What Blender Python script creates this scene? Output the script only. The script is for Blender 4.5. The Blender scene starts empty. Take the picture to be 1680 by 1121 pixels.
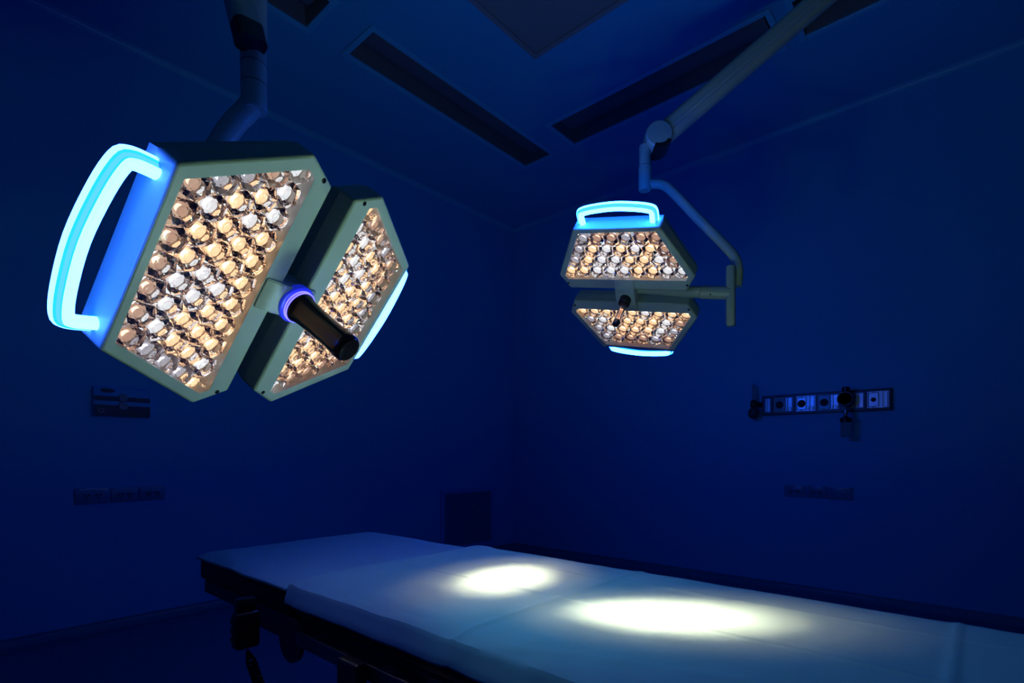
import bpy, bmesh, math, random
from mathutils import Vector, Matrix
random.seed(7)
PI = math.pi
S = bpy.context.scene
COL = S.collection

# ------------------------------------------------------------------ camera frame
F, CX, CY, H = 871.0, 840.0, 745.0, 1.05          # focal in px, principal point, eye height
DX, DY = 770/math.hypot(770, 871), 871/math.hypot(770, 871)

def cam2w(x, d, z):
    """right, depth, up (from the eye) -> room coordinates"""
    return Vector((x*DX + d*DY, -x*DY + d*DX, H + z))

def at(px, py, d):
    return cam2w((px-CX)/F*d, d, (CY-py)/F*d)

XW, YW, ZC = 4.49, 3.94, 3.57                     # right wall, left wall, ceiling
XB, YB = -2.6, -2.6

def on_left(px, py):
    k = (px-CX)/F
    return at(px, py, YW/(DX - k*DY))

def on_right(px, py):
    k = (px-CX)/F
    return at(px, py, XW/(DY + k*DX))

# ------------------------------------------------------------------ materials
def mat(name, color, rough=.5, metal=0., spec=.5, emit=None, strength=0., trans=0., noise=None, bump=None):
    m = bpy.data.materials.new(name); m.use_nodes = True
    nt = m.node_tree; b = nt.nodes['Principled BSDF']
    b.inputs['Base Color'].default_value = (*color, 1)
    b.inputs['Roughness'].default_value = rough
    b.inputs['Metallic'].default_value = metal
    b.inputs['Specular IOR Level'].default_value = spec
    b.inputs['Transmission Weight'].default_value = trans
    if emit:
        b.inputs['Emission Color'].default_value = (*emit, 1)
        b.inputs['Emission Strength'].default_value = strength
    if noise:                                     # gentle tone variation of the surface itself
        sc, amt = noise
        t = nt.nodes.new('ShaderNodeTexCoord'); n = nt.nodes.new('ShaderNodeTexNoise')
        n.inputs['Scale'].default_value = sc; n.inputs['Detail'].default_value = 4
        nt.links.new(t.outputs['Object'], n.inputs['Vector'])
        r = nt.nodes.new('ShaderNodeValToRGB')
        r.color_ramp.elements[0].color = (*[c*(1-amt) for c in color], 1)
        r.color_ramp.elements[1].color = (*[min(1, c*(1+amt)) for c in color], 1)
        nt.links.new(n.outputs['Fac'], r.inputs['Fac'])
        nt.links.new(r.outputs['Color'], b.inputs['Base Color'])
    if bump:
        sc, st, dist = bump
        t = nt.nodes.new('ShaderNodeTexCoord'); n = nt.nodes.new('ShaderNodeTexNoise')
        n.inputs['Scale'].default_value = sc; n.inputs['Detail'].default_value = 5
        nt.links.new(t.outputs['Object'], n.inputs['Vector'])
        bp = nt.nodes.new('ShaderNodeBump'); bp.inputs['Strength'].default_value = st
        bp.inputs['Distance'].default_value = dist
        nt.links.new(n.outputs['Fac'], bp.inputs['Height'])
        nt.links.new(bp.outputs['Normal'], b.inputs['Normal'])
    return m

M = {}
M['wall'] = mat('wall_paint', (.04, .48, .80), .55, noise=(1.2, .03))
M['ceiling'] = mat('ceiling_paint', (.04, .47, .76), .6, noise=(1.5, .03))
M['floor'] = mat('vinyl_floor', (.08, .15, .28), .35, noise=(3, .08))
M['skirting'] = mat('vinyl_skirting', (.05, .20, .32), .4)
M['darkwall'] = mat('dark_unseen_wall', (.03, .10, .16), .5)  # unseen walls, colour darkened to lower the room's ambient bounce
M['trim'] = mat('cove_trim', (.08, .60, .82), .35)
M['white'] = mat('white_enamel', (.48, .56, .40), .35)
M['rim'] = mat('white_rim_enamel', (.60, .66, .60), .4)
M['recess'] = mat('recess_enamel', (.75, .73, .7), .3)
M['board'] = mat('led_board', (.55, .45, .40), .4)
M['black'] = mat('black_plastic', (.012, .012, .014), .3)
M['rubber'] = mat('black_mattress', (.010, .010, .012), .55, bump=(60, .2, .002))
M['steel'] = mat('brushed_steel', (.35, .36, .38), .32, metal=1., noise=(30, .1))
M['darksteel'] = mat('dark_steel', (.10, .10, .11), .4, metal=.8)
M['chrome'] = mat('chrome', (.7, .7, .72), .12, metal=1.)
M['sheet'] = mat('cotton_sheet', (.22, .52, .56), .85, spec=.2, noise=(9, .03), bump=(22, .35, .004))
M['plate'] = mat('outlet_plate', (.10, .30, .45), .25)
M['hole'] = mat('dark_hole', (.01, .01, .012), .6)
M['grey'] = mat('grey_panel', (.30, .31, .33), .35)
M['darkgrey'] = mat('dark_grey_panel', (.05, .05, .06), .35)
M['filter'] = mat('filter_mesh', (.22, .23, .25), .7)
M['diffuser'] = mat('lamp_diffuser', (.14, .15, .17), .3)
M['housing'] = mat('lamp_housing', (.16, .17, .18), .45)
M['vent'] = mat('vent_enamel', (.15, .42, .78), .45)
M['louvre'] = mat('vent_louvre_enamel', (.10, .30, .48), .45)
M['outlet'] = mat('outlet_metal', (.75, .85, .95), .38, metal=.85)
M['handleblack'] = mat('glossy_black_grip', (.008, .006, .006), .22, spec=.3)
M['amber'] = mat('clear_brown_grip', (.8, .6, .55), .1, trans=.85)
M['lid'] = mat('lid_highlight_white', (.85, .88, .9), .15)  # near-white colour for the highlight line on the socket covers
M['jar'] = mat('clear_jar', (.5, .55, .55), .1, trans=.7)
BLUE = (.020, .085, 1.)
for k_, p_ in (('near', 30), ('far', 80)):
    M['glow_'+k_] = mat('glowing_blue_acrylic', (.05, .1, .3), .3, emit=(.62/p_, .095, 1.), strength=p_)
    M['edge_'+k_] = mat('glowing_blue_acrylic_edge', (.05, .1, .3), .3, emit=(.004, .13, 1.), strength=6)
    M['seam_'+k_] = mat('glowing_blue_seam', (.05, .1, .3), .3, emit=(.02, .12, 1.), strength=6)
M['ring'] = mat('violet_blue_ring', (.1, .1, .5), .3, emit=(.06, .05, 1.), strength=7)
M['ringbase'] = mat('blue_ring_base', (.1, .12, .5), .3, emit=(.01, .03, 1.), strength=.35)
for k_, c_, p_ in (('warm', (1., .68, .37), 1.3), ('cool', (.82, .92, 1.), 1.0), ('warm_dim', (1., .62, .42), .46), ('cool_dim', (.75, .82, 1.), .44)):
    M[k_] = mat(k_+'_led', (.8, .8, .8), .4, emit=c_, strength=p_)
    M[k_+'_core'] = mat(k_+'_led_core', (.8, .8, .8), .4, emit=c_, strength=p_*5)

def glass(name, color, ior):
    m = bpy.data.materials.new(name); m.use_nodes = True
    nt = m.node_tree; nt.nodes.clear()
    o = nt.nodes.new('ShaderNodeOutputMaterial'); g = nt.nodes.new('ShaderNodeBsdfGlass')
    g.inputs['Color'].default_value = (*color, 1); g.inputs['Roughness'].default_value = .0
    g.inputs['IOR'].default_value = ior
    nt.links.new(g.outputs[0], o.inputs[0]); return m
M['lens'] = glass('cut_acrylic', (.97, .93, .92), 1.49)

def pane(name, ior):
    m = bpy.data.materials.new(name); m.use_nodes = True
    nt = m.node_tree; nt.nodes.clear()
    o = nt.nodes.new('ShaderNodeOutputMaterial'); mx = nt.nodes.new('ShaderNodeMixShader')
    t = nt.nodes.new('ShaderNodeBsdfTransparent'); g = nt.nodes.new('ShaderNodeBsdfGlossy')
    g.inputs['Roughness'].default_value = .03; t.inputs['Color'].default_value = (.98, .98, .98, 1)
    f = nt.nodes.new('ShaderNodeFresnel'); ge = nt.nodes.new('ShaderNodeNewGeometry'); m1 = nt.nodes.new('ShaderNodeMath'); m1.operation = 'MULTIPLY_ADD'
    m1.inputs[1].default_value = -2; m1.inputs[2].default_value = 1; nt.links.new(ge.outputs['Backfacing'], m1.inputs[0])
    m2 = nt.nodes.new('ShaderNodeMath'); m2.operation = 'POWER'; m2.inputs[0].default_value = ior
    nt.links.new(m1.outputs[0], m2.inputs[1]); nt.links.new(m2.outputs[0], f.inputs['IOR'])
    nt.links.new(f.outputs[0], mx.inputs[0]); nt.links.new(t.outputs[0], mx.inputs[1]); nt.links.new(g.outputs[0], mx.inputs[2])
    nt.links.new(mx.outputs[0], o.inputs[0]); return m
M['pane'] = pane('cover_pane', 1.25)

# ------------------------------------------------------------------ mesh helpers
def mesh_of(name, bm, mats, smooth=False, recalc=True):
    if recalc: bmesh.ops.recalc_face_normals(bm, faces=bm.faces)
    me = bpy.data.meshes.new(name); bm.to_mesh(me); bm.free()
    for m in (mats if isinstance(mats, (list, tuple)) else [mats]): me.materials.append(m)
    if smooth:
        me.polygons.foreach_set('use_smooth', [True]*len(me.polygons))
        try: me.set_sharp_from_angle(angle=math.radians(38))
        except Exception: pass
    return me

def obj(name, bm, mats, parent=None, smooth=False, label=None, loc=None, recalc=True):
    me = bm if isinstance(bm, bpy.types.Mesh) else mesh_of(name, bm, mats, smooth, recalc)
    o = bpy.data.objects.new(name, me); COL.objects.link(o)
    if parent: o.parent = parent
    if loc is not None: o.location = loc
    if label: o['label'] = label
    return o

def thing(name, label, cat, loc=(0, 0, 0), matrix=None, group=None):
    o = bpy.data.objects.new(name, None); COL.objects.link(o)
    if matrix is not None: o.matrix_world = matrix
    else: o.location = loc
    o.empty_display_size = .05
    return tag(o, label, cat, group)

def tag(o, label, cat, group=None):
    o['label'] = label; o['category'] = cat
    if group: o['group'] = group
    return o

def struct(name, bm, mats, smooth=False):
    o = obj(name, bm, mats, None, smooth); o['kind'] = 'structure'; return o

def box(bm, lo, hi, bev=0., seg=2, mi=0):
    vs = [bm.verts.new((x, y, z)) for x in (lo[0], hi[0]) for y in (lo[1], hi[1]) for z in (lo[2], hi[2])]
    fs = [bm.faces.new([vs[i] for i in f]) for f in ((0, 1, 3, 2), (4, 6, 7, 5), (0, 4, 5, 1), (2, 3, 7, 6), (0, 2, 6, 4), (1, 5, 7, 3))]
    for f in fs: f.material_index = mi
    if bev > 0:
        es = list({e for f in fs for e in f.edges})
        r = bmesh.ops.bevel(bm, geom=es, offset=bev, segments=seg, affect='EDGES', profile=.5)
        for f in r['faces']: f.material_index = mi
    return bm

def prism(bm, poly, z0, z1, bev=0., mi=0, seg=2):
    a = [bm.verts.new((x, y, z0)) for x, y in poly]; b = [bm.verts.new((x, y, z1)) for x, y in poly]
    n = len(poly); fs = [bm.faces.new(a[::-1]), bm.faces.new(b)]
    for i in range(n): fs.append(bm.faces.new((a[i], a[(i+1) % n], b[(i+1) % n], b[i])))
    for f in fs: f.material_index = mi
    if bev > 0:
        es = list({e for f in fs[:2] for e in f.edges})
        r = bmesh.ops.bevel(bm, geom=es, offset=bev, segments=seg, affect='EDGES', profile=.5)
        for f in r['faces']: f.material_index = mi
    return bm

def frames(path):
    pts = [Vector(p) for p in path]; n = len(pts)
    T = [((pts[min(i+1, n-1)]-pts[max(i-1, 0)]).normalized()) for i in range(n)]
    up = Vector((0, 0, 1)) if abs(T[0].z) < .9 else Vector((0, 1, 0))
    N = [(up-T[0]*up.dot(T[0])).normalized()]
    for i in range(1, n):
        q = T[i-1].rotation_difference(T[i]); v = q @ N[-1]
        N.append((v-T[i]*v.dot(T[i])).normalized())
    return pts, T, N

def sweep(bm, path, profile, mi=0, cap=True, fixed=None, facemi=None, scale=None):
    """profile: list of (side, normal) offsets swept along path"""
    pts, T, N = frames(path); rings = []
    for i, p in enumerate(pts):
        nn = Vector(fixed).normalized() if fixed is not None else N[i]
        nn = (nn-T[i]*nn.dot(T[i])).normalized(); b = T[i].cross(nn)
        k = scale[i] if scale else 1.
        rings.append([bm.verts.new(p+b*(x*k)+nn*(y*k)) for x, y in profile])
    m = len(profile)
    for r, s in zip(rings, rings[1:]):
        for j in range(m):
            f = bm.faces.new((r[j], r[(j+1) % m], s[(j+1) % m], s[j]))
            f.material_index = facemi[j] if facemi else mi
    if cap:
        bm.faces.new(rings[0][::-1]).material_index = mi; bm.faces.new(rings[-1]).material_index = mi
    return bm

def circ(r, n=16): return [(r*math.cos(2*PI*k/n), r*math.sin(2*PI*k/n)) for k in range(n)]
def tube(bm, path, r, n=16, mi=0, scale=None): return sweep(bm, path, circ(r, n), mi, scale=scale)

def rrect(w, h, r, n=4):
    out = []
    for cx, cy, a in ((w/2-r, h/2-r, 0), (-w/2+r, h/2-r, 90), (-w/2+r, -h/2+r, 180), (w/2-r, -h/2+r, 270)):
        for k in range(n+1):
            t = math.radians(a+90*k/n); out.append((cx+r*math.cos(t), cy+r*math.sin(t)))
    return out

def smooth_path(ctrl, n=8):
    P = [Vector(c) for c in ctrl]; out = []
    for i in range(len(P)-1):
        p0, p1, p2, p3 = P[max(i-1, 0)], P[i], P[i+1], P[min(i+2, len(P)-1)]
        for k in range(n):
            t = k/n
            out.append(.5*((2*p1)+(p2-p0)*t+(2*p0-5*p1+4*p2-p3)*t*t+(3*p1-p0-3*p2+p3)*t**3))
    out.append(P[-1]); return out

def lathe(bm, prof, seg=24, c=(0, 0, 0), axis='Z', mi=0):
    rings = []
    for r, z in prof:
        ring = []
        for k in range(seg):
            a = 2*PI*k/seg; x, y = r*math.cos(a), r*math.sin(a)
            v = {'Z': (x, y, z), 'X': (z, x, y), 'Y': (x, z, y)}[axis]
            ring.append(bm.verts.new((v[0]+c[0], v[1]+c[1], v[2]+c[2])))
        rings.append(ring)
    for a, b in zip(rings, rings[1:]):
        for k in range(seg):
            bm.faces.new((a[k], a[(k+1) % seg], b[(k+1) % seg], b[k])).material_index = mi
    bm.faces.new(rings[0][::-1]).material_index = mi; bm.faces.new(rings[-1]).material_index = mi
    return bm

NB = bmesh.new

# ------------------------------------------------------------------ the room
FIX = [(1.82, 3.55, 2.71, 2.98), (.02, 1.54, 2.71, 2.98), (3.24, 3.56, .93, 2.47), (3.24, 3.56, -.95, .79)]   # recessed lights
GR = (1.36, 2.63, .87, 2.13)                                                                                  # air grille
holes = FIX + [GR]
xs = sorted({XB, XW} | {h[0] for h in holes} | {h[1] for h in holes})
ys = sorted({YB, YW} | {h[2] for h in holes} | {h[3] for h in holes})
bm = NB()
grid = {}
def gv(x, y):
    if (x, y) not in grid: grid[(x, y)] = bm.verts.new((x, y, ZC))
    return grid[(x, y)]
for x0, x1 in zip(xs, xs[1:]):
    for y0, y1 in zip(ys, ys[1:]):
        cx, cy = (x0+x1)/2, (y0+y1)/2
        if any(h[0] < cx < h[1] and h[2] < cy < h[3] for h in holes): continue
        bm.faces.new((gv(x0, y0), gv(x0, y1), gv(x1, y1), gv(x1, y0)))
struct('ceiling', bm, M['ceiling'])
bm = NB(); box(bm, (XB, YB, -.05), (XW, YW, 0)); struct('floor', bm, M['floor'])
T = .1
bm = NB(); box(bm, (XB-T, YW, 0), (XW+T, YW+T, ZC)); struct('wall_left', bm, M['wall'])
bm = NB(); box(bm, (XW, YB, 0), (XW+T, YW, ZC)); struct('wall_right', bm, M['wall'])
bm = NB(); box(bm, (XB-T, YB-T, 0), (XW+T, YB, ZC)); struct('wall_rear', bm, M['darkwall'])
bm = NB(); box(bm, (XB-T, YB, 0), (XB, YW, ZC)); struct('wall_back', bm, M['darkwall'])
# coved corner strips where wall meets ceiling and floor
def cove(name, along, fixed, z, sgn, r=.05, m_='trim'):
    bm = NB(); prof = [(0, 0)] + [(r-r*math.sin(t*PI/12), r-r*math.cos(t*PI/12)) for t in range(7)]
    lo, hi = (XB, XW) if along == 'x' else (YB, YW)
    rings = []
    for s in (lo, hi):
        rings.append([bm.verts.new((s, fixed-a, z+sgn*b) if along == 'x' else (fixed-a, s, z+sgn*b)) for a, b in prof])
    m = len(prof)
    for j in range(m): bm.faces.new((rings[0][j], rings[0][(j+1) % m], rings[1][(j+1) % m], rings[1][j]))
    bm.faces.new(rings[0]); bm.faces.new(rings[1][::-1])
    return struct(name, bm, M[m_])
cove('trim_1', 'y', XW, ZC, -1, .035); cove('trim_2', 'x', YW, ZC, -1, .035)
cove('baseboard_left', 'x', YW, 0, 1, .05, 'skirting'); cove('baseboard_right', 'y', XW, 0, 1, .05, 'skirting')

# ------------------------------------------------------------------ recessed ceiling lights
def ceiling_light(r, label):
    x0, x1, y0, y1 = r
    t = thing('ceiling_light', label, 'ceiling light', ((x0+x1)/2, (y0+y1)/2, ZC), group='recessed ceiling lights')
    hx, hy, d = (x1-x0)/2, (y1-y0)/2, .10
    bm = NB()
    o = [(-hx, -hy), (hx, -hy), (hx, hy), (-hx, hy)]; k = .02
    i = [(-hx+k, -hy+k), (hx-k, -hy+k), (hx-k, hy-k), (-hx+k, hy-k)]
    a = [bm.verts.new((*p, 0)) for p in o]; b = [bm.verts.new((*p, d)) for p in i]
    for j in range(4): bm.faces.new((a[j], a[(j+1) % 4], b[(j+1) % 4], b[j]))
    bm.faces.new(b)
    obj('housing', bm, M['housing'], t, recalc=False)
    bm = NB()
    long_x = hx > hy
    n = 7
    L = hx-k-.01 if long_x else hy-k-.01; W = hy-k-.02 if long_x else hx-k-.02
    pr = [(W*math.cos(PI*q/n), .045*math.sin(PI*q/n)) for q in range(n+1)]
    rr = []
    for s in (-L, L): rr.append([bm.verts.new((s, p, d-.01-q) if long_x else (p, s, d-.01-q)) for p, q in pr])
    for j in range(n): bm.faces.new((rr[0][j], rr[0][j+1], rr[1][j+1], rr[1][j]))
    bm.faces.new(rr[0]); bm.faces.new(rr[1][::-1])
    obj('diffuser', bm, M['diffuser'], t, True)
    bm = NB(); w = .035
    for lo, hi in (((-hx-w, -hy-w), (hx+w, -hy)), ((-hx-w, hy), (hx+w, hy+w)), ((-hx-w, -hy), (-hx, hy)), ((hx, -hy), (hx+w, hy))):
        box(bm, (*lo, -.012), (*hi, 0), .003, 1)
    obj('flange', bm, M['trim'], t)
    return t
ceiling_light(FIX[0], 'recessed ceiling light between the perforated grille and left wall, both ends in view')
ceiling_light(FIX[1], 'recessed ceiling light beside the big lamp arm, only one dark corner showing')
ceiling_light(FIX[2], 'recessed ceiling light between the perforated grille and right wall, crossed by the long spring arm')
ceiling_light(FIX[3], 'short visible end of a recessed ceiling light behind the top of the spring arm')

x0, x1, y0, y1 = GR
t = thing('ceiling_grille', 'square perforated air supply grille in the ceiling, its corner pointing down', 'air grille', ((x0+x1)/2, (y0+y1)/2, ZC))
hx, hy = (x1-x0)/2, (y1-y0)/2
bm = NB(); w = .03
for lo, hi in (((-hx, -hy), (hx, -hy+w)), ((-hx, hy-w), (hx, hy)), ((-hx, -hy+w), (-hx+w, hy-w)), ((hx-w, -hy+w), (hx, hy-w))):
    box(bm, (*lo, -.01), (*hi, .02), .002, 1)
obj('frame', bm, M['grey'], t)
fm = mat('perforated_sheet', (.2, .21, .23), .5)
nt = fm.node_tree; b = nt.nodes['Principled BSDF']
tc = nt.nodes.new('ShaderNodeTexCoord'); mp = nt.nodes.new('ShaderNodeMapping'); mp.inputs['Scale'].default_value = (80, 80, 80)
vo = nt.nodes.new('ShaderNodeTexVoronoi'); vo.inputs['Randomness'].default_value = 0; vo.inputs['Scale'].default_value = 1
rp = nt.nodes.new('ShaderNodeValToRGB'); rp.color_ramp.interpolation = 'CONSTANT'
rp.color_ramp.elements[0].color = (.01, .01, .012, 1); rp.color_ramp.elements[1].position = .33; rp.color_ramp.elements[1].color = (.27, .28, .30, 1)
nt.links.new(tc.outputs['Object'], mp.inputs[0]); nt.links.new(mp.outputs[0], vo.inputs['Vector'])
nt.links.new(vo.outputs['Distance'], rp.inputs[0]); nt.links.new(rp.outputs[0], b.inputs['Base Color'])
bm = NB(); box(bm, (-hx+w, -hy+w, .005), (hx-w, hy-w, .012)); obj('perforated_sheet', bm, fm, t)

# ------------------------------------------------------------------ surgical lights
bi, CH, G, A, E, BO = .2671, .0777, .0391, .1815, .355, .3048
OUT = [(A, E), (BO, G+CH), (bi, G), (-bi, G), (-BO, G+CH), (-A, E)]
OPEN = [(A-.019, E-.020), (.276, .113), (.266, .092), (-.266, .092), (-.276, .113), (-A+.019, E-.020)]
OUTB = [(A-.004, E-.004), (BO-.012, G+CH), (bi-.008, G+.004), (-bi+.008, G+.004), (-BO+.012, G+CH), (-A+.004, E-.004)]
DEP, THK = .046, .078

def lens_mesh(R, Hh, key):
    """cut acrylic collimator with a bright chip at its foot"""
    bm = NB(); seg = 24
    def ring(r, z, hexy=0.):
        out = []
        for k in range(seg):
            a = 2*PI*k/seg; h = math.cos(PI/6)/math.cos((a % (PI/3))-PI/6)      # hexagon outline
            rr = r*(1-hexy+hexy*h*1.13); out.append(bm.verts.new((rr*math.cos(a), rr*math.sin(a), z)))
        return out
    rs = [ring(.50*R, .005), ring(.62*R, Hh*.22, .3), ring(.80*R, Hh*.55, .7), ring(.97*R, Hh*.93, 1.), ring(.97*R, Hh*1.02, 1.),
          ring(.50*R, Hh*1.04), ring(.46*R, Hh*1.0), ring(.42*R, Hh*.62)]
    for q in range(1, 5):
        a = q*PI/2/5; rs.append(ring(.42*R*math.cos(a), Hh*.62+.26*R*math.sin(a)))
    for a, b in zip(rs, rs[1:]):
        for k in range(seg):
            f = bm.faces.new((a[k], a[(k+1) % seg], b[(k+1) % seg], b[k]))
            f.smooth = a in rs[6:]
    bm.faces.new(rs[0][::-1]); bm.faces.new(rs[-1])
    # chip
    n = 12
    vs = [bm.verts.new((.92*R*math.cos(2*PI*k/n), .92*R*math.sin(2*PI*k/n), .002)) for k in range(n)]
    bmesh.ops.recalc_face_normals(bm, faces=bm.faces)
    bm.faces.new(vs).material_index = 1
    vs = [bm.verts.new((.26*R*math.cos(2*PI*k/n), .26*R*math.sin(2*PI*k/n), .003)) for k in range(n)]
    bm.faces.new(vs).material_index = 2
    return mesh_of('led_lens', bm, [M['lens'], M[key], M[key+'_core']], recalc=False)

# dim collars between the cups, lit from inside
def grip_mesh(key):
    """luminous C-shaped grip with two rounded ridges and a groove"""
    zc = -.040
    ctrl = [(-.150, E-.012, zc), (-.152, E+.018, zc), (-.151, E+.040, zc), (-.141, E+.052, zc), (-.09, E+.063, zc), (0, E+.070, zc),
            (.09, E+.063, zc), (.141, E+.052, zc), (.151, E+.040, zc), (.152, E+.018, zc), (.150, E-.012, zc)]
    path = smooth_path(ctrl, 4)
    prof = []; w, h = .0125, .014
    n = 10
    for k in range(n+1):                                       # ridge on the front side
        a = -PI*.15+PI*1.38*k/n; prof.append((w*math.cos(a), h*.5+.009*math.sin(a)+.002))
    for k in range(n+1):
        a = PI*.77+PI*1.38*k/n; prof.append((w*math.cos(a), -h*.5+.009*math.sin(a)-.002))
    m = len(prof); fm = [0]*m
    fm[n] = 1; fm[m-1] = 2
    for q in (0, m-2, 1, m-3, n-1, n+1): fm[q] = 2
    th = math.radians(38); prof = [(x*math.cos(th)+y*math.sin(th), -x*math.sin(th)+y*math.cos(th)) for x, y in prof]
    bm = NB(); sweep(bm, path, prof, fixed=(0, 0, 1), facemi=fm)
    return mesh_of('grip_handle', bm, [M['glow_'+key], M['seam_'+key], M['edge_'+key]], True)
GRIPS = {k: grip_mesh(k) for k in ('near', 'far')}

def panel(root, sgn, rows, pitch, rowp, lensm, grip, label):
    rot = Matrix.Identity(4) if sgn > 0 else Matrix.Rotation(PI, 4, 'Z')
    bm = NB()
    n = 6
    ring = lambda P, z: [bm.verts.new((x, y, z)) for x, y in P]
    fo, fi, ri, bo_, bk = ring(OUT, 0), ring(OPEN, 0), ring(OPEN, -DEP), ring(OUT, -THK*.62), ring(OUTB, -THK)
    def band(a, b, mi):
        return [bm.faces.new((a[i], a[(i+1) % n], b[(i+1) % n], b[i])) for i in range(n)], mi
    for (fs, mi) in (band(fo, fi, 1), band(fi, ri, 2), band(bo_, fo, 0), band(bk, bo_, 0)):
        for f in fs: f.material_index = mi
    bm.faces.new(ri).material_index = 3
    bm.faces.new(bk[::-1]).material_index = 0
    bmesh.ops.recalc_face_normals(bm, faces=bm.faces)
    es = [e for e in bm.edges if all(v in fo for v in e.verts)] + [e for e in bm.edges if (e.verts[0] in fo and e.verts[1] in bo_) or (e.verts[1] in fo and e.verts[0] in bo_)]
    bmesh.ops.bevel(bm, geom=es, offset=.006, segments=3, affect='EDGES', profile=.5)
    p = obj('lamp_panel', bm, [M['white'], M['rim'], M['recess'], M['board']], root, label=label)
    p.matrix_local = rot
    # cover pane
    bm = NB(); prism(bm, [(x*.997, (y-.22)*.997+.22) for x, y in OPEN], -.006, -.003); obj('cover_glass', bm, M['pane'], p)
    # screws
    for s in (1, -1):
        bm = NB(); lathe(bm, [(.0048, -.001), (.0055, .0012), (.0035, .0018), (.003, .0008)], 12)
        obj('screw', bm, M['black'], p, loc=(s*.270, G+.030, 0))
    g = obj('grip_handle', grip, None, p, label='glowing blue grip handle')
    # lenses, row by row from the inner edge outwards
    nr = len(rows)
    for j, c in enumerate(rows):
        v = .092+pitch*.52+rowp*j
        for i in range(c):
            u = (i-(c-1)/2)*pitch
            key = ('warm' if random.random() < .56 else 'cool')+('_dim' if j == nr-1 or i in (0, c-1) and j > 0 else '')
            l = obj('led_lens', lensm[key], None, p, loc=(u, v, -DEP+.0005))
            l.rotation_euler.z = random.random()*PI
    return p

def lamp(C, u, v, n, label, rows, pitch, rowp, black, group):
    u, v, n = Vector(u).normalized(), Vector(v).normalized(), Vector(n).normalized()
    v = n.cross(u).normalized(); u = v.cross(n)
    mw = Matrix(((u.x, v.x, n.x, C[0]), (u.y, v.y, n.y, C[1]), (u.z, v.z, n.z, C[2]), (0, 0, 0, 1)))
    t = thing('surgical_light', label, 'surgical light', matrix=mw, group=group)
    R = pitch*.5; Hh = .034
    lm = {k: lens_mesh(R, Hh, k) for k in ('warm', 'cool', 'warm_dim', 'cool_dim')}
    panel(t, 1, rows, pitch, rowp, lm, GRIPS['near' if black else 'far'], None); panel(t, -1, rows, pitch, rowp, lm, GRIPS['near' if black else 'far'], None)
    # bracket bridging the two panels, with a curved front
    bm = NB(); w = .036 if black else .043
    pr = [(-.088, .002), (-.078, .012), (-.04, .021), (0, .024), (.04, .021), (.078, .012), (.088, .002), (.066, -.06), (-.066, -.06)]
    if black: pr = [(-.066, .002), (-.05, .013), (-.02, .022), (.015, .024), (.05, .018), (.085, .008), (.09, .002), (.075, -.06), (-.066, -.06)]
    a = [bm.verts.new((-w, y, z)) for y, z in pr]; b = [bm.verts.new((w, y, z)) for y, z in pr]
    bm.faces.new(a); bm.faces.new(b[::-1])
    for i in range(len(pr)): bm.faces.new((a[i], a[(i+1) % len(pr)], b[(i+1) % len(pr)], b[i]))
    bmesh.ops.bevel(bm, geom=list(bm.edges), offset=.003, segments=2, affect='EDGES')
    obj('center_bracket', bm, M['rim'], t, True)
    # spine behind the gap and pivot tube
    bm = NB(); box(bm, (-.034, -.055, -.105), (.034, .055, -.070), .012, 3); obj('back_spine', bm, M['white'], t, True)
    if black:
        bm = NB(); lathe(bm, [(.046, .012), (.046, .026), (.040, .029), (.036, .029)], 32); obj('ring_base', bm, M['ringbase'], t, True)
        for k, z in ((0, .031), (1, .037)):
            bm = NB(); r0 = .0385
            tube(bm, [(r0*math.cos(2*PI*q/40), r0*math.sin(2*PI*q/40), z) for q in range(41)], .0016, 8)
            obj('light_ring', bm, M['ring'], t, True, label='thin violet glowing ring')
        bm = NB()
        lathe(bm, [(.0375, .024), (.0375, .040), (.0345, .046), (.0325, .060), (.031, .10), (.031, .150), (.0325, .185), (.0325, .196), (.028, .203), (.018, .205), (.004, .2035)], 36)
        obj('sterile_handle', bm, M['handleblack'], t, True, label='glossy black cylindrical grip')
    else:
        bm = NB(); lathe(bm, [(.030, .012), (.030, .020), (.026, .024), (.026, .050), (.022, .054), (.010, .054)], 24); obj('handle_collar', bm, M['black'], t, True)
        h = thing_part = None
        bm = NB(); lathe(bm, [(.0165, .05), (.0165, .158), (.012, .160)], 6); h = obj('sterile_handle', bm, M['amber'], t, label='clear brown six-sided rod')
        bm = NB(); lathe(bm, [(.0172, .156), (.0172, .176), (.012, .182), (.004, .183)], 6); obj('end_cap', bm, M['black'], h)
    return t, mw

L1C = cam2w(-.5163, 1.2339, .3607); L2C = cam2w(.5213, 2.407, .7165)
lamp1, MW1 = lamp(L1C, (.158, -.6199, .7686), (-.9278, -.3596, -.0993), (.338, -.6974, -.6319),
    'big surgical light with a black cylindrical handle and steeply tilted panels', (11, 10, 9, 8, 7), .0525, .0455, True, None)
lamp2, MW2 = lamp(L2C, (.2352, -.9577, -.1659), (-.7984, -.2877, .5289), (-.5543, .0081, -.8323),
    'surgical light with a thin clear brown handle, hanging from the long slanting spring arm', (9, 8, 7, 6), .0625, .0565, False, None)

def in_lamp(root, mw, name, bm, m, smooth=True, parent=None, label=None):
    """a part modelled in room coordinates, handed to its lamp"""
    bm.transform(mw.inverted())
    return obj(name, bm, m, parent or root, smooth, label=label)

def arm_section(bm, p0, p1, w, h):
    prof = rrect(w, h, min(w, h)*.35, 5)
    sweep(bm, [p0, p0.lerp(p1, .5), p1], prof)

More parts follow.
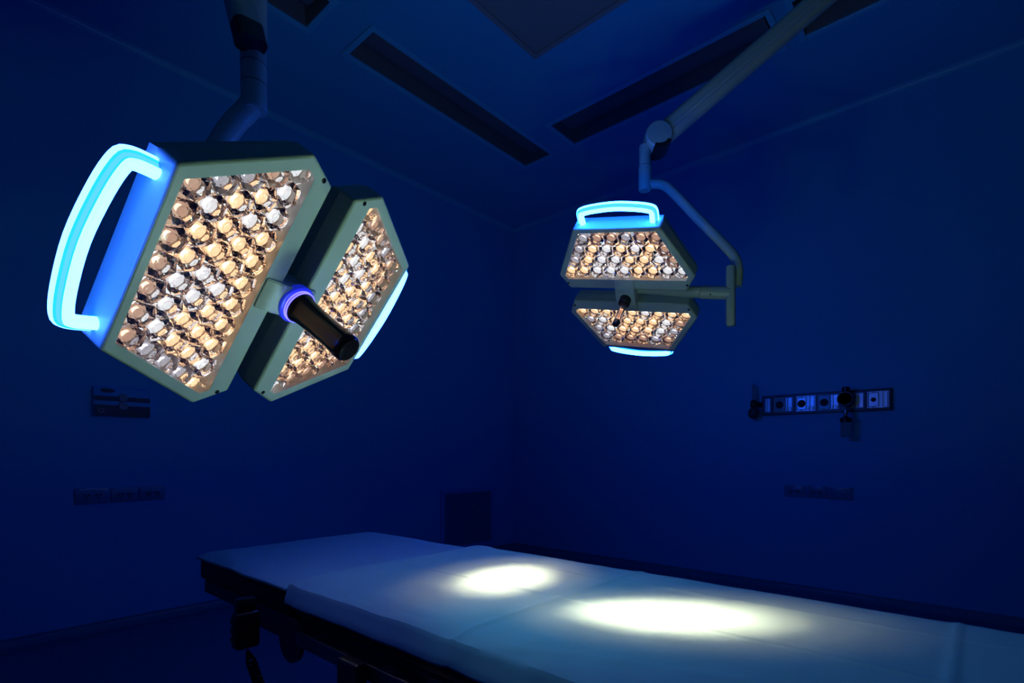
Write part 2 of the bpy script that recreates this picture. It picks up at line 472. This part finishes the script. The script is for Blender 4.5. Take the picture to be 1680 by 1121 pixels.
# --- second lamp: pivot tube, yoke plate, bent tube, stub, spring arm
loc = lambda u, v, z: MW2 @ Vector((u, v, z))
bm = NB(); tube(bm, [loc(.03, 0, -.036), loc(.12, 0, -.036), loc(.24, 0, -.036), loc(.315, 0, -.036)], .026, scale=[.45, .6, .9, 1]);
tube(bm, [loc(.317, 0, -.036), loc(.435, 0, -.036)], .028); p = in_lamp(lamp2, MW2, 'pivot_tube', bm, M['white'])
bm = NB(); lathe(bm, [(.003, .0), (.003, .004), (.001, .0045)], 10); bm.transform(Matrix.Translation((.36, .012, -.012))); obj('screw', bm, M['black'], p)
pc = loc(.437, 0, -.032)
bm = NB(); prof = rrect(.036, .042, .012, 4)
side = (MW2.to_3x3() @ Vector((1, 0, 0))); side.z = 0; side.normalize()
sweep(bm, [pc+Vector((0, 0, .115)), pc+Vector((0, 0, .108)), pc+Vector((0, 0, -.128)), pc+Vector((0, 0, -.136))], prof, fixed=side.cross(Vector((0, 0, 1))), scale=[.8, 1, 1, .8])
in_lamp(lamp2, MW2, 'yoke_plate', bm, M['white'])
dY = 2.45
bm = NB()
path = smooth_path([at(1062, 303, dY), at(1076, 302, dY-.01), at(1091, 305, dY-.03), at(1108, 320, dY-.06), at(1150, 364, 2.34), at(1188, 402, 2.28), at(1206, 424, 2.25), at(1211, 447, 2.24), at(1209, 470, 2.24)], 5)
tube(bm, path, .0205); in_lamp(lamp2, MW2, 'yoke_tube', bm, M['white'])
bm = NB(); st = at(1058, 240, dY); sb = at(1058, 313, dY)
tube(bm, [st, st.lerp(sb, .45)], .026, 24); tube(bm, [st.lerp(sb, .47), sb.lerp(st, .03), sb], .029, 24, scale=[1, 1, .85])
in_lamp(lamp2, MW2, 'swivel_stub', bm, M['white'])
j0 = at(1078, 230, dY); j1 = at(1395, -42, 2.40); ad = (j1-j0).normalized()
bm = NB(); arm_section(bm, j0, j1, .085, .094); ar = in_lamp(lamp2, MW2, 'spring_arm', bm, M['white'])
across = ad.cross(Vector((0, 0, 1))).normalized(); upn = across.cross(ad).normalized()
tocam = (Vector((0, 0, H))-j0).normalized(); fr = across if across.dot(tocam) > 0 else -across
for k in (-.006, -.024):                                       # raised ribs on the camera side of the sleeve
    bm = NB(); tube(bm, [j0+fr*.0425+upn*k+ad*.06, j1+fr*.0425+upn*k], .003, 8)
    in_lamp(lamp2, MW2, 'rib', bm, M['rim'], parent=ar)
bm = NB(); c = j0-ad*.0
tube(bm, [c-fr*.055, c+fr*.050, c+fr*.057], .061, 36, scale=[1, 1, .9]); in_lamp(lamp2, MW2, 'elbow_joint', bm, M['white'])
bm = NB()                                                      # dark sleeve around the underside of the joint
e1 = (Vector((0, 0, -1))-fr*Vector((0, 0, -1)).dot(fr)).normalized(); e2 = (ad-e1*ad.dot(e1)-fr*ad.dot(fr)).normalized()
arc = [math.radians(a) for a in range(-22, 59, 8)]
rim_ = [(r, a) for r, aa in ((.064, arc), (.046, arc[::-1])) for a in aa]
va = [bm.verts.new(c-fr*.056+(e1*math.cos(a)+e2*math.sin(a))*r) for r, a in rim_]
vb = [bm.verts.new(c+fr*.0585+(e1*math.cos(a)+e2*math.sin(a))*r) for r, a in rim_]
bm.faces.new(va); bm.faces.new(vb[::-1])
for q in range(len(va)): bm.faces.new((va[q], va[(q+1) % len(va)], vb[(q+1) % len(va)], vb[q]))
in_lamp(lamp2, MW2, 'black_cover', bm, M['black'])
# hub above and ceiling column, out of view at the top
hub = Vector((1.10, .62, 2.98)); j1e = j1+ad*.05
bm = NB(); tube(bm, [j1e+Vector((0, 0, -.06)), j1e+Vector((0, 0, .16))], .05, 24); arm_section(bm, j1e+Vector((0, 0, .16)), Vector((1.10, .62, j1e.z+.16)), .09, .09)
tube(bm, [Vector((1.10, .62, j1e.z+.10)), Vector((1.10, .62, ZC))], .06, 24)
in_lamp(lamp2, MW2, 'extension_arm', bm, M['white'])

# --- first lamp: bent tube to the back of the head, stub, spring arm
d1s = 1.50
bk = MW1 @ Vector((0, 0, -.105))
s0, s1 = at(415, 62, d1s), at(417, 170, d1s)
bm = NB(); path = smooth_path([at(417, 150, d1s), at(413, 170, d1s), at(402, 185, d1s), at(384, 203, d1s), at(363, 234, d1s-.01), at(345, 275, d1s-.03), at(370, 360, d1s-.03), at(410, 430, d1s-.06), bk], 6)
tube(bm, path, .031, 20); in_lamp(lamp1, MW1, 'yoke_tube', bm, M['white'])
bm = NB(); dn_ = (s1-s0).normalized(); tube(bm, [s0, s0.lerp(s1, .5), s1, s1+dn_*.018, s1+dn_*.022], .034, 32, scale=[1, 1, 1, 1, .93]); st_ = in_lamp(lamp1, MW1, 'swivel_stub', bm, M['white'])
for q in (.42, .72):
    bm = NB(); tube(bm, [s0.lerp(s1, q), s0.lerp(s1, q+.01)], .0346, 32); in_lamp(lamp1, MW1, 'seam', bm, M['darksteel'], parent=st_)
k0, k1 = at(412, 74, d1s-.045), at(372, -95, d1s-.02)
kd = (k1-k0).normalized()
bm = NB(); arm_section(bm, k0+kd*.055, k1, .082, .060); in_lamp(lamp1, MW1, 'spring_arm', bm, M['white'])
bm = NB(); arm_section(bm, k0, k0+kd*.0545, .081, .059); in_lamp(lamp1, MW1, 'black_cover', bm, M['black'])
bm = NB(); tube(bm, [s0+Vector((0, 0, -.004)), s0+Vector((0, 0, .14)), s0+Vector((0, 0, .20))], .037, 28, scale=[1, 1, .8]); in_lamp(lamp1, MW1, 'elbow_joint', bm, M['white'])
bm = NB(); kk = k1+kd*.35; sweep(bm, [k1, kk], rrect(.082, .060, .02, 5)); tube(bm, [kk+Vector((0, 0, -.06)), kk+Vector((0, 0, .3))], .05, 24)
arm_section(bm, kk+Vector((0, 0, .3)), Vector((1.10, .62, kk.z+.3)), .09, .09); in_lamp(lamp1, MW1, 'extension_arm', bm, M['white'])

# ------------------------------------------------------------------ the beams of the two lamps
def beam(name, mw, off, target, power, deg, blend, color, radius):
    d = bpy.data.lights.new(name, 'SPOT'); d.energy = power; d.spot_size = math.radians(deg); d.spot_blend = blend
    d.color = color; d.shadow_soft_size = radius
    o = bpy.data.objects.new(name, d); COL.objects.link(o)
    p = mw @ Vector(off); o.location = p
    o.rotation_euler = (Vector(target)-p).to_track_quat('-Z', 'Y').to_euler()
ZT = .75
def on_table(px, py):
    return at(px, py, F*(H-ZT)/(py-CY))
WHITE, SOFT, AMBIENT = (1.3, 1.12, .86), (2.1, 1.02, .62), (.34, .8, 1.)
P1, P2 = on_table(1108, 1016), on_table(828, 956)
O = (0, .20, .012)
beam('near_beam', MW1, O, P1, 12500, 4.8, 1., WHITE, .04)
beam('near_field', MW1, O, P1, 700, 10.5, 1., SOFT, .06)
beam('near_halo', MW1, O, P1, 110, 19, 1., SOFT, .07)
beam('near_spill', MW1, O, P1, 11, 46, 1., AMBIENT, .05)
beam('far_beam', MW2, O, P2, 26000, 3.5, 1., WHITE, .03)
beam('far_field', MW2, O, P2, 900, 7.6, 1., SOFT, .05)
beam('far_halo', MW2, O, P2, 150, 13, 1., SOFT, .10)
beam('far_spill', MW2, O, P2, 9, 36, 1., AMBIENT, .05)

# ------------------------------------------------------------------ operating table
TX0, TX1, TY1, TYB, TY0 = .585, 1.225, 1.80, 1.20, -1.1        # near edge, far edge, head end, head joint, foot end
t = thing('operating_table', 'black operating table with steel side rails under the pale blue lit sheets', 'operating table', ((TX0+TX1)/2, .3, 0))
off = Vector(((TX0+TX1)/2, .3, 0))
def tab(name, bm, m, parent=t, smooth=False, label=None):
    bm.transform(Matrix.Translation(-off)); return obj(name, bm, m, parent, smooth, label)
bm = NB(); box(bm, (TX0, TYB+.006, ZT-.085), (TX1, TY1, ZT-.014), .016, 3); tab('head_cushion', bm, M['rubber'], smooth=True)
bm = NB(); box(bm, (TX0, TY0, ZT-.08), (TX1, TYB-.006, ZT-.003), .016, 3); tab('body_cushion', bm, M['rubber'], smooth=True)
bm = NB(); box(bm, (TX0+.01, TYB+.01, ZT-.125), (TX1-.01, TY1-.012, ZT-.0855), .006, 2)
box(bm, (TX0+.03, TYB-.06, ZT-.165), (TX0+.07, TY1-.18, ZT-.124), .008, 2); box(bm, (TX1-.07, TYB-.06, ZT-.165), (TX1-.03, TY1-.18, ZT-.124), .008, 2)
tab('head_frame', bm, M['darksteel'])
bm = NB(); box(bm, (TX0+.012, TY0, ZT-.150), (TX1-.012, TYB-.012, ZT-.0805), .008, 2); tab('body_frame', bm, M['darksteel'])
for x, nm in ((TX0-.018, 'near'), (TX1+.006, 'far')):
    bm = NB(); box(bm, (x, TY0+.1, ZT-.128), (x+.012, TYB-.05, ZT-.096), .003, 2); r = tab('side_rail', bm, M['steel'])
    for y in (TYB-.10, .72, .25, -.3):
        bm = NB(); lo, hi = sorted((x+.006, x+.006+(.03 if nm == 'near' else -.03)))
        box(bm, (lo, y-.012, ZT-.122), (hi, y+.012, ZT-.102), .002, 1); tab('rail_spacer', bm, M['steel'], r)
for y, s in ((TYB-.02, .05), (.80, .04)):                         # round hinge covers along the side
    bm = NB(); lathe(bm, [(s, -.012), (s, 0), (s*.8, .004), (.01, .004)], 28, (TX0-.004, y, ZT-.125), 'X'); bm.transform(Matrix.Identity(4)); tab('hinge_cover', bm, M['darksteel'], smooth=True)
bm = NB(); box(bm, (TX0-.045, .86, ZT-.165), (TX0-.019, .93, ZT-.09), .006, 2); lathe(bm, [(.014, -.05), (.017, -.045), (.017, -.02), (.012, -.014)], 16, (TX0-.019, .895, ZT-.15), 'X')
tab('rail_clamp', bm, M['darksteel'])
bm = NB(); box(bm, (TX0+.06, -.35, .42), (TX1-.06, .80, ZT-.136), .03, 3); tab('tilt_housing', bm, M['black'])
bm = NB(); box(bm, (TX0+.16, -.10, .12), (TX1-.16, .30, .43), .03, 3); tab('column', bm, M['steel'])
bm = NB(); box(bm, (TX0+.02, -.55, 0), (TX1-.02, .75, .125), .04, 3); tab('base', bm, M['white'])

# hand control hanging at the head end with a coiled cord
hp = at(403, 1036, 1.19)
t = thing('hand_control', 'black hand control hanging under the head end of the table on a coiled cord', 'remote control', hp)
bm = NB(); box(bm, (-.026, -.018, -.036), (.026, .018, .046), .008, 3)
box(bm, (-.02, -.012, .046), (.02, .012, .075), .004, 2); obj('body', bm, M['black'], t, True)
bm = NB()
for q in range(3):
    for s in (-1, 1): box(bm, (-.0285, s*.008-.004, -.02+q*.02), (-.0255, s*.008+.004, -.008+q*.02), .001, 1)
obj('keypad', bm, M['darkgrey'], t)
cp = []
for k in range(0, 701):
    q = k/700; a = q*2*PI*46
    c = Vector((.004+.085*q, -.085*q, -.042-.40*q+.12*q*q))
    r = .010*min(1, q*14)
    cp.append(c+Vector((r*math.cos(a), r*math.sin(a)*.7, r*math.sin(a)*.7)))
bm = NB(); tube(bm, cp, .0028, 6); obj('coiled_cord', bm, M['black'], t, True)

# ------------------------------------------------------------------ sheets
def fbm(x, y, s):
    from mathutils import noise
    return noise.noise(Vector((x*s, y*s, s*1.7)))
def sheet(name, y0, y1, ztop, dn, df, label, seed, creases):
    bm = NB(); nx, ny = 150, int((y1-y0)/.006)
    W = TX1-TX0; rad = .02
    # profile across the table: near drop, round, top, round, far drop
    Ltot = dn+W+df
    rows = []
    for j in range(ny+1):
        y = y0+(y1-y0)*j/ny; row = []
        for i in range(nx+1):
            s = Ltot*i/nx
            if s < dn:
                k = (dn-s); x = TX0-.006-.010*min(1, k/.03)*(1+.4*fbm(y*3, k, 3)); z = ztop-.010-k
            elif s > dn+W:
                k = s-dn-W; x = TX1+.006+.008*min(1, k/.03); z = ztop-.010-k
            else:
                u = s-dn; x = TX0+u; e = min(u, W-u); z = ztop-(.010*(1-min(1, e/.06))**2)
                if u < .06: x -= .006*(1-u/.06)
                if W-u < .06: x += .006*(1-(W-u)/.06)
            z += .0022*fbm(x+seed, y, 5)+.0012*fbm(x, y+seed, 14)
            for (a, b, c, wd, am) in creases:
                dd = a*x+b*y-c; z += am*math.exp(-(dd/wd)**2)
            if s < dn+.02: z += .0025*fbm(y*4+seed, 0, 3)
            row.append(bm.verts.new((x, y, z+.006)))
        rows.append(row)
    for r, s in zip(rows, rows[1:]):
        for i in range(nx): bm.faces.new((r[i], r[i+1], s[i+1], s[i]))
    me = mesh_of(name, bm, M['sheet'], True)
    o = obj(name, me, None)
    md = o.modifiers.new('thickness', 'SOLIDIFY'); md.thickness = .002; md.offset = 1
    return tag(o, label, 'sheet')
XC = (TX0+TX1)/2
sheet('bed_sheet', TY0, TYB, ZT, .042, .040, 'wide pale sheet with two bright white pools of lamp light on it', 3.1,
      [(1, 0, .872, .005, .0024), (0, 1, .64, .006, .0024), (0, 1, .03, .006, .0024), (1, .35, .79, .010, .0016), (1, .02, XC+.19, .006, .0015), (0, 1, TYB-.015, .02, .003)])
sheet('bed_sheet', TYB+.012, TY1-.004, ZT-.012, .004, .02, 'dim blue sheet on the separate head end section of the table', 8.7,
      [(1, 0, XC, .006, .0015), (1, .9, XC+1.3, .05, .003)])

# ------------------------------------------------------------------ wall fittings
def span(f, a, b):
    return f(*a), f(*b)
# left wall items face -Y; right wall items face -X
def left_box(bm, x0, x1, z0, z1, d0, d1, bev=.003, mi=0): box(bm, (x0, -d1, z0), (x1, -d0, z1), bev, 2, mi)
def right_box(bm, y0, y1, z0, z1, d0, d1, bev=.003, mi=0): box(bm, (-d1, y0, z0), (-d0, y1, z1), bev, 2, mi)

# return air vent low on the left wall
a, b = span(on_left, (722, 804), (809, 806)); zb = .08
t = thing('wall_vent', 'louvred return air vent low on the left wall behind the head of the table', 'air vent', (a.x, YW, zb))
w, h = b.x-a.x, a.z-zb
bm = NB(); fw = .045
left_box(bm, 0, w, h-fw, h, 0, .02); left_box(bm, 0, w, 0, fw, 0, .02); left_box(bm, 0, fw, fw, h-fw, 0, .02); left_box(bm, w-fw, w, fw, h-fw, 0, .02)
obj('frame', bm, M['vent'], t)
bm = NB(); left_box(bm, fw, w-fw, fw, h-fw, 0, .002, 0); obj('backing', bm, M['hole'], t)
n = 24
for k in range(n):
    z = fw+(h-2*fw)*(k+.5)/n
    bm = NB(); vs = [bm.verts.new(q) for q in ((fw, -.016, z-.008), (w-fw, -.016, z-.008), (w-fw, -.003, z+.008), (fw, -.003, z+.008), (fw, -.0145, z-.0095), (w-fw, -.0145, z-.0095), (w-fw, -.0015, z+.0065), (fw, -.0015, z+.0065))]
    for f in ((0, 1, 2, 3), (7, 6, 5, 4), (0, 4, 5, 1), (2, 6, 7, 3), (1, 5, 6, 2), (0, 3, 7, 4)): bm.faces.new([vs[q] for q in f])
    obj('louvre', bm, M['louvre'], t)

# socket plates
def socket_holes(bm, c, r, axis):
    for k in range(3):
        ang = 2*PI*k/3+PI/6
        a, z = r*math.cos(ang), r*math.sin(ang)
        if axis == 'x': lathe(bm, [(.0052, -.0145), (.0052, -.0125)], 8, (c[0]+a, 0, c[1]+z), 'Y')
        else: lathe(bm, [(.0052, -.0145), (.0052, -.0125)], 8, (0, c[0]+a, c[1]+z), 'X')
def outlet(f, p0, p1, side, label, group, gloss=False):
    a, b = f(*p0), f(*p1)
    if side == 'left':
        t = thing('socket_plate', label, 'wall socket', (a.x, YW, b.z), group=group); w = b.x-a.x
    else:
        t = thing('socket_plate', label, 'wall socket', (XW, b.y, b.z), group=group); w = a.y-b.y
    h = a.z-b.z
    bx = left_box if side == 'left' else right_box; ax = 'x' if side == 'left' else 'y'
    bm = NB(); bx(bm, 0, w, 0, h, 0, .012, .005); obj('plate', bm, M['plate'], t, True)
    for k in ((.35, .68) if not (gloss and side == 'right') else ()):
        bm = NB(); socket_holes(bm, (w*k, h*.48), min(w*.07, .016), ax); obj('receptacle', bm, M['hole'], t)
    if gloss:
        bm = NB(); n = 10  # pale bowed tube drawn in place of the cover's glossy highlight
        a0, a1 = (.02, w-.02) if side == 'left' else (.02, w*.5)
        pts = [(a0+(a1-a0)*k/n, -.015 if side == 'left' else 0, h-.012+.006*math.sin(PI*k/n)) for k in range(n+1)]
        if side != 'left': pts = [(-.015, p[0], p[2]) for p in pts]
        tube(bm, pts, .0045, 8); obj('lid_highlight', bm, M['lid'], t, True, label='painted pale lid highlight')
    return t
outlet(on_left, (122, 802), (178, 825), 'left', 'socket plate with a painted lid highlight on the left wall', 'left wall sockets', True)
outlet(on_left, (181, 801), (226, 822), 'left', 'middle socket plate of the row of three on the left wall', 'left wall sockets')
outlet(on_left, (228, 799), (270, 819), 'left', 'socket plate on the left wall, last of its row towards the corner', 'left wall sockets')
outlet(on_right, (1287, 796), (1322, 816), 'right', 'socket plate under the gas rail on the right wall, nearest the room corner', 'right wall sockets')
outlet(on_right, (1324, 797), (1358, 818), 'right', 'middle socket plate of the row of three under the gas rail', 'right wall sockets')
outlet(on_right, (1360, 799), (1400, 821), 'right', 'socket plate with a painted lid highlight under the gas rail on the right wall', 'right wall sockets', True)

# control panel on the left wall
a, b = on_left(151, 634), on_left(245, 687)
t = thing('control_panel', 'flat wall control panel with two dark strips under the big lamp', 'control panel', (a.x, YW, b.z))
w, h = b.x-a.x, a.z-b.z
bm = NB(); left_box(bm, 0, w, 0, h, -.003, .03, .006); obj('body', bm, M['wall'], t, True)
bm = NB(); left_box(bm, .004, w-.004, h*.02, h*.39, .030, .036, .002); lo = obj('dark_strip', bm, M['darkgrey'], t, label='wide lower black strip')
bm = NB(); tube(bm, [(w*.13+.012*math.cos(2*PI*k/20), -.038, h*.20+.012*math.sin(2*PI*k/20)) for k in range(21)], .0018, 6); obj('button', bm, M['steel'], lo, True)
bm = NB(); left_box(bm, .004, w-.004, h*.54, h*.69, .030, .036, .002); obj('dark_strip', bm, M['darkgrey'], t, label='narrow upper black strip')
for z in (.66, .38):
    bm = NB(); lathe(bm, [(.022, -.044), (.024, -.040), (.024, -.030)], 20, (w*.5, 0, h*z), 'Y'); obj('knob', bm, M['grey'], t, True)
bm = NB(); lathe(bm, [(.03, -.034), (.036, -.030)], 20, (0, 0, 0), 'Y'); bm.transform(Matrix.Translation((w*.24, 0, h*.88)) @ Matrix.Diagonal((1, 1, .35, 1))); obj('indicator', bm, M['darkgrey'], t, True)

# medical gas rail on the right wall
a, b = on_right(1252, 649), on_right(1464, 673)
yA, yB_ = a.y, b.y
z1, z0 = on_right(1463, 637).z, b.z
t = thing('gas_outlet_rail', 'long dark medical gas rail with a row of shiny outlets on the right wall', 'gas outlet rail', (XW, yB_, z0))
Wd, Ht = yA-yB_, z1-z0
bm = NB(); right_box(bm, 0, Wd, 0, Ht, 0, .035, .004); obj('rail_body', bm, M['darkgrey'], t)
n = 6
px_l = [1255, 1271, 1307, 1343, 1383, 1423]; px_r = [1269, 1305, 1341, 1380, 1421, 1461]
for k in range(n):
    ya = on_right(px_l[k]+1, 660).y-yB_; yb = on_right(px_r[k]-1, 660).y-yB_
    ym = ya+(yb-ya)*(.60 if k else .2)
    sp = obj('outlet_module', (lambda bm: (right_box(bm, min(yb, ya), max(yb, ya), .018, Ht-.018, .035, .040, .002), bm)[1])(NB()), M['outlet'] if k in (2, 5) else M['plate'], t)
    if k:
        bm = NB(); lo_, hi_ = ym+.006, ya-.004; th = .006
        for q in ((lo_, hi_, Ht-.026-th, Ht-.026), (lo_, hi_, .026, .026+th), (lo_, lo_+th, .026, Ht-.026), (hi_-th, hi_, .026, Ht-.026)): right_box(bm, q[0], q[1], q[2], q[3], .040, .046, .001)
        obj('bezel', bm, M['rim'], sp)
        bm = NB(); cy, cz = (lo_+hi_)/2, Ht/2
        lathe(bm, [(.026 if k < 4 else .014, -.044), (.028 if k < 4 else .016, -.040)], 20, (0, cy, cz), 'X'); obj('port', bm, M['hole'], sp, True)
        bm = NB()
        for s in (-1, 1): lathe(bm, [(.005, -.043), (.006, -.040)], 10, (0, cy, cz+s*.05), 'X')
        obj('screw', bm, M['hole'], sp)
    bm = NB(); right_box(bm, yb+.006, ym-.002, .024, Ht-.024, .040, .047, .003); obj('label_plate', bm, M['outlet'], sp)
    bm = NB(); right_box(bm, ym-.020, ym-.014, .024, Ht-.024, .047, .051, .001); obj('strip', bm, M['rim'], sp)
    if 0 < k < 4:
        bm = NB(); yc = (yb+ym)/2
        for q in ((yc-.022, yc-.006, .030, .042), (yc+.004, yc+.020, .030, .042), (yc-.022, yc+.020, .046, .052)): right_box(bm, q[0], q[1], q[2], q[3], .047, .0485, .0005)
        obj('gas_mark', bm, M['rim'], sp)

# flowmeter hanging at the end of the rail
c = on_right(1243, 665)
t = thing('flowmeter', 'slim flowmeter with a round black bottle at the corner end of the gas rail', 'flowmeter', (XW, c.y, c.z))
bm = NB(); lathe(bm, [(.008, .03), (.012, .034), (.012, .15), (.006, .155)], 16, (-.10, 0, 0)); obj('sight_tube', bm, M['jar'], t, True)
bm = NB(); tube(bm, [(0, -.03, .0), (-.05, -.025, .0), (-.10, 0, .0)], .022, 14); lathe(bm, [(.018, -.03), (.024, -.02), (.024, .02), (.014, .034)], 16, (-.10, 0, 0)); obj('valve_body', bm, M['black'], t, True)
bm = NB(); lathe(bm, [(.012, -.115), (.034, -.10), (.042, -.075), (.040, -.05), (.028, -.035), (.02, -.03)], 20, (-.10, 0, 0)); obj('bottle', bm, M['darkgrey'], t, True)

# suction regulator with a jar
c = on_right(1393, 657)
t = thing('suction_regulator', 'round suction regulator with a small jar below, plugged into the gas rail', 'suction regulator', (XW, c.y, c.z))
bm = NB(); tube(bm, [(-.0442, 0, 0), (-.10, 0, 0)], .012, 14); lathe(bm, [(.046, -.15), (.053, -.14), (.053, -.10), (.042, -.09)], 32, (0, 0, 0), 'X'); obj('gauge_body', bm, M['black'], t, True)
bm = NB(); lathe(bm, [(.038, -.153), (.042, -.150)], 32, (0, 0, 0), 'X'); obj('gauge_face', bm, M['darkgrey'], t, True)
bm = NB(); lathe(bm, [(.048, -.156), (.048, -.15), (.044, -.149), (.044, -.156)], 32, (0, 0, 0), 'X'); obj('gauge_rim', bm, M['darksteel'], t, True)
bm = NB(); lathe(bm, [(.02, .046), (.026, .052), (.026, .080), (.02, .085)], 16, (-.12, 0, 0)); obj('knob', bm, M['black'], t, True)
bm = NB(); lathe(bm, [(.012, -.13), (.016, -.125), (.016, -.060), (.010, -.048)], 14, (-.12, 0, 0)); obj('connector', bm, M['chrome'], t, True)
bm = NB(); lathe(bm, [(.030, -.27), (.033, -.262), (.033, -.165), (.028, -.16)], 22, (-.12, 0, 0)); j = obj('jar', bm, M['jar'], t, True)
bm = NB(); lathe(bm, [(.036, -.165), (.037, -.158), (.037, -.14), (.030, -.13)], 22, (-.12, 0, 0)); obj('jar_lid', bm, M['black'], j, True)

# ------------------------------------------------------------------ camera, world, view
cd = bpy.data.cameras.new('camera'); co = bpy.data.objects.new('camera', cd); COL.objects.link(co)
co.location = (0, 0, H)
fw = Vector((DY, DX, 0))
co.rotation_euler = fw.to_track_quat('-Z', 'Y').to_euler()
cd.sensor_width = 36; cd.sensor_fit = 'HORIZONTAL'; cd.lens = 36*F/1680
cd.shift_x = (840-CX)/1680; cd.shift_y = (CY-560.5)/1680
cd.clip_start = .02
S.camera = co
wd = bpy.data.worlds.new('world'); S.world = wd; wd.use_nodes = True
wd.node_tree.nodes['Background'].inputs['Color'].default_value = (0, 0, 0, 1)
vs_ = S.view_settings
vs_.view_transform = 'Standard'; vs_.look = 'None'; vs_.exposure = 0; vs_.gamma = 1; vs_.use_curve_mapping = False
S.cycles.max_bounces = 14; S.cycles.transmission_bounces = 12; S.cycles.glossy_bounces = 6; S.cycles.transparent_max_bounces = 16
S.cycles.sample_clamp_indirect = 60; S.cycles.use_guiding = True; S.cycles.blur_glossy = .5
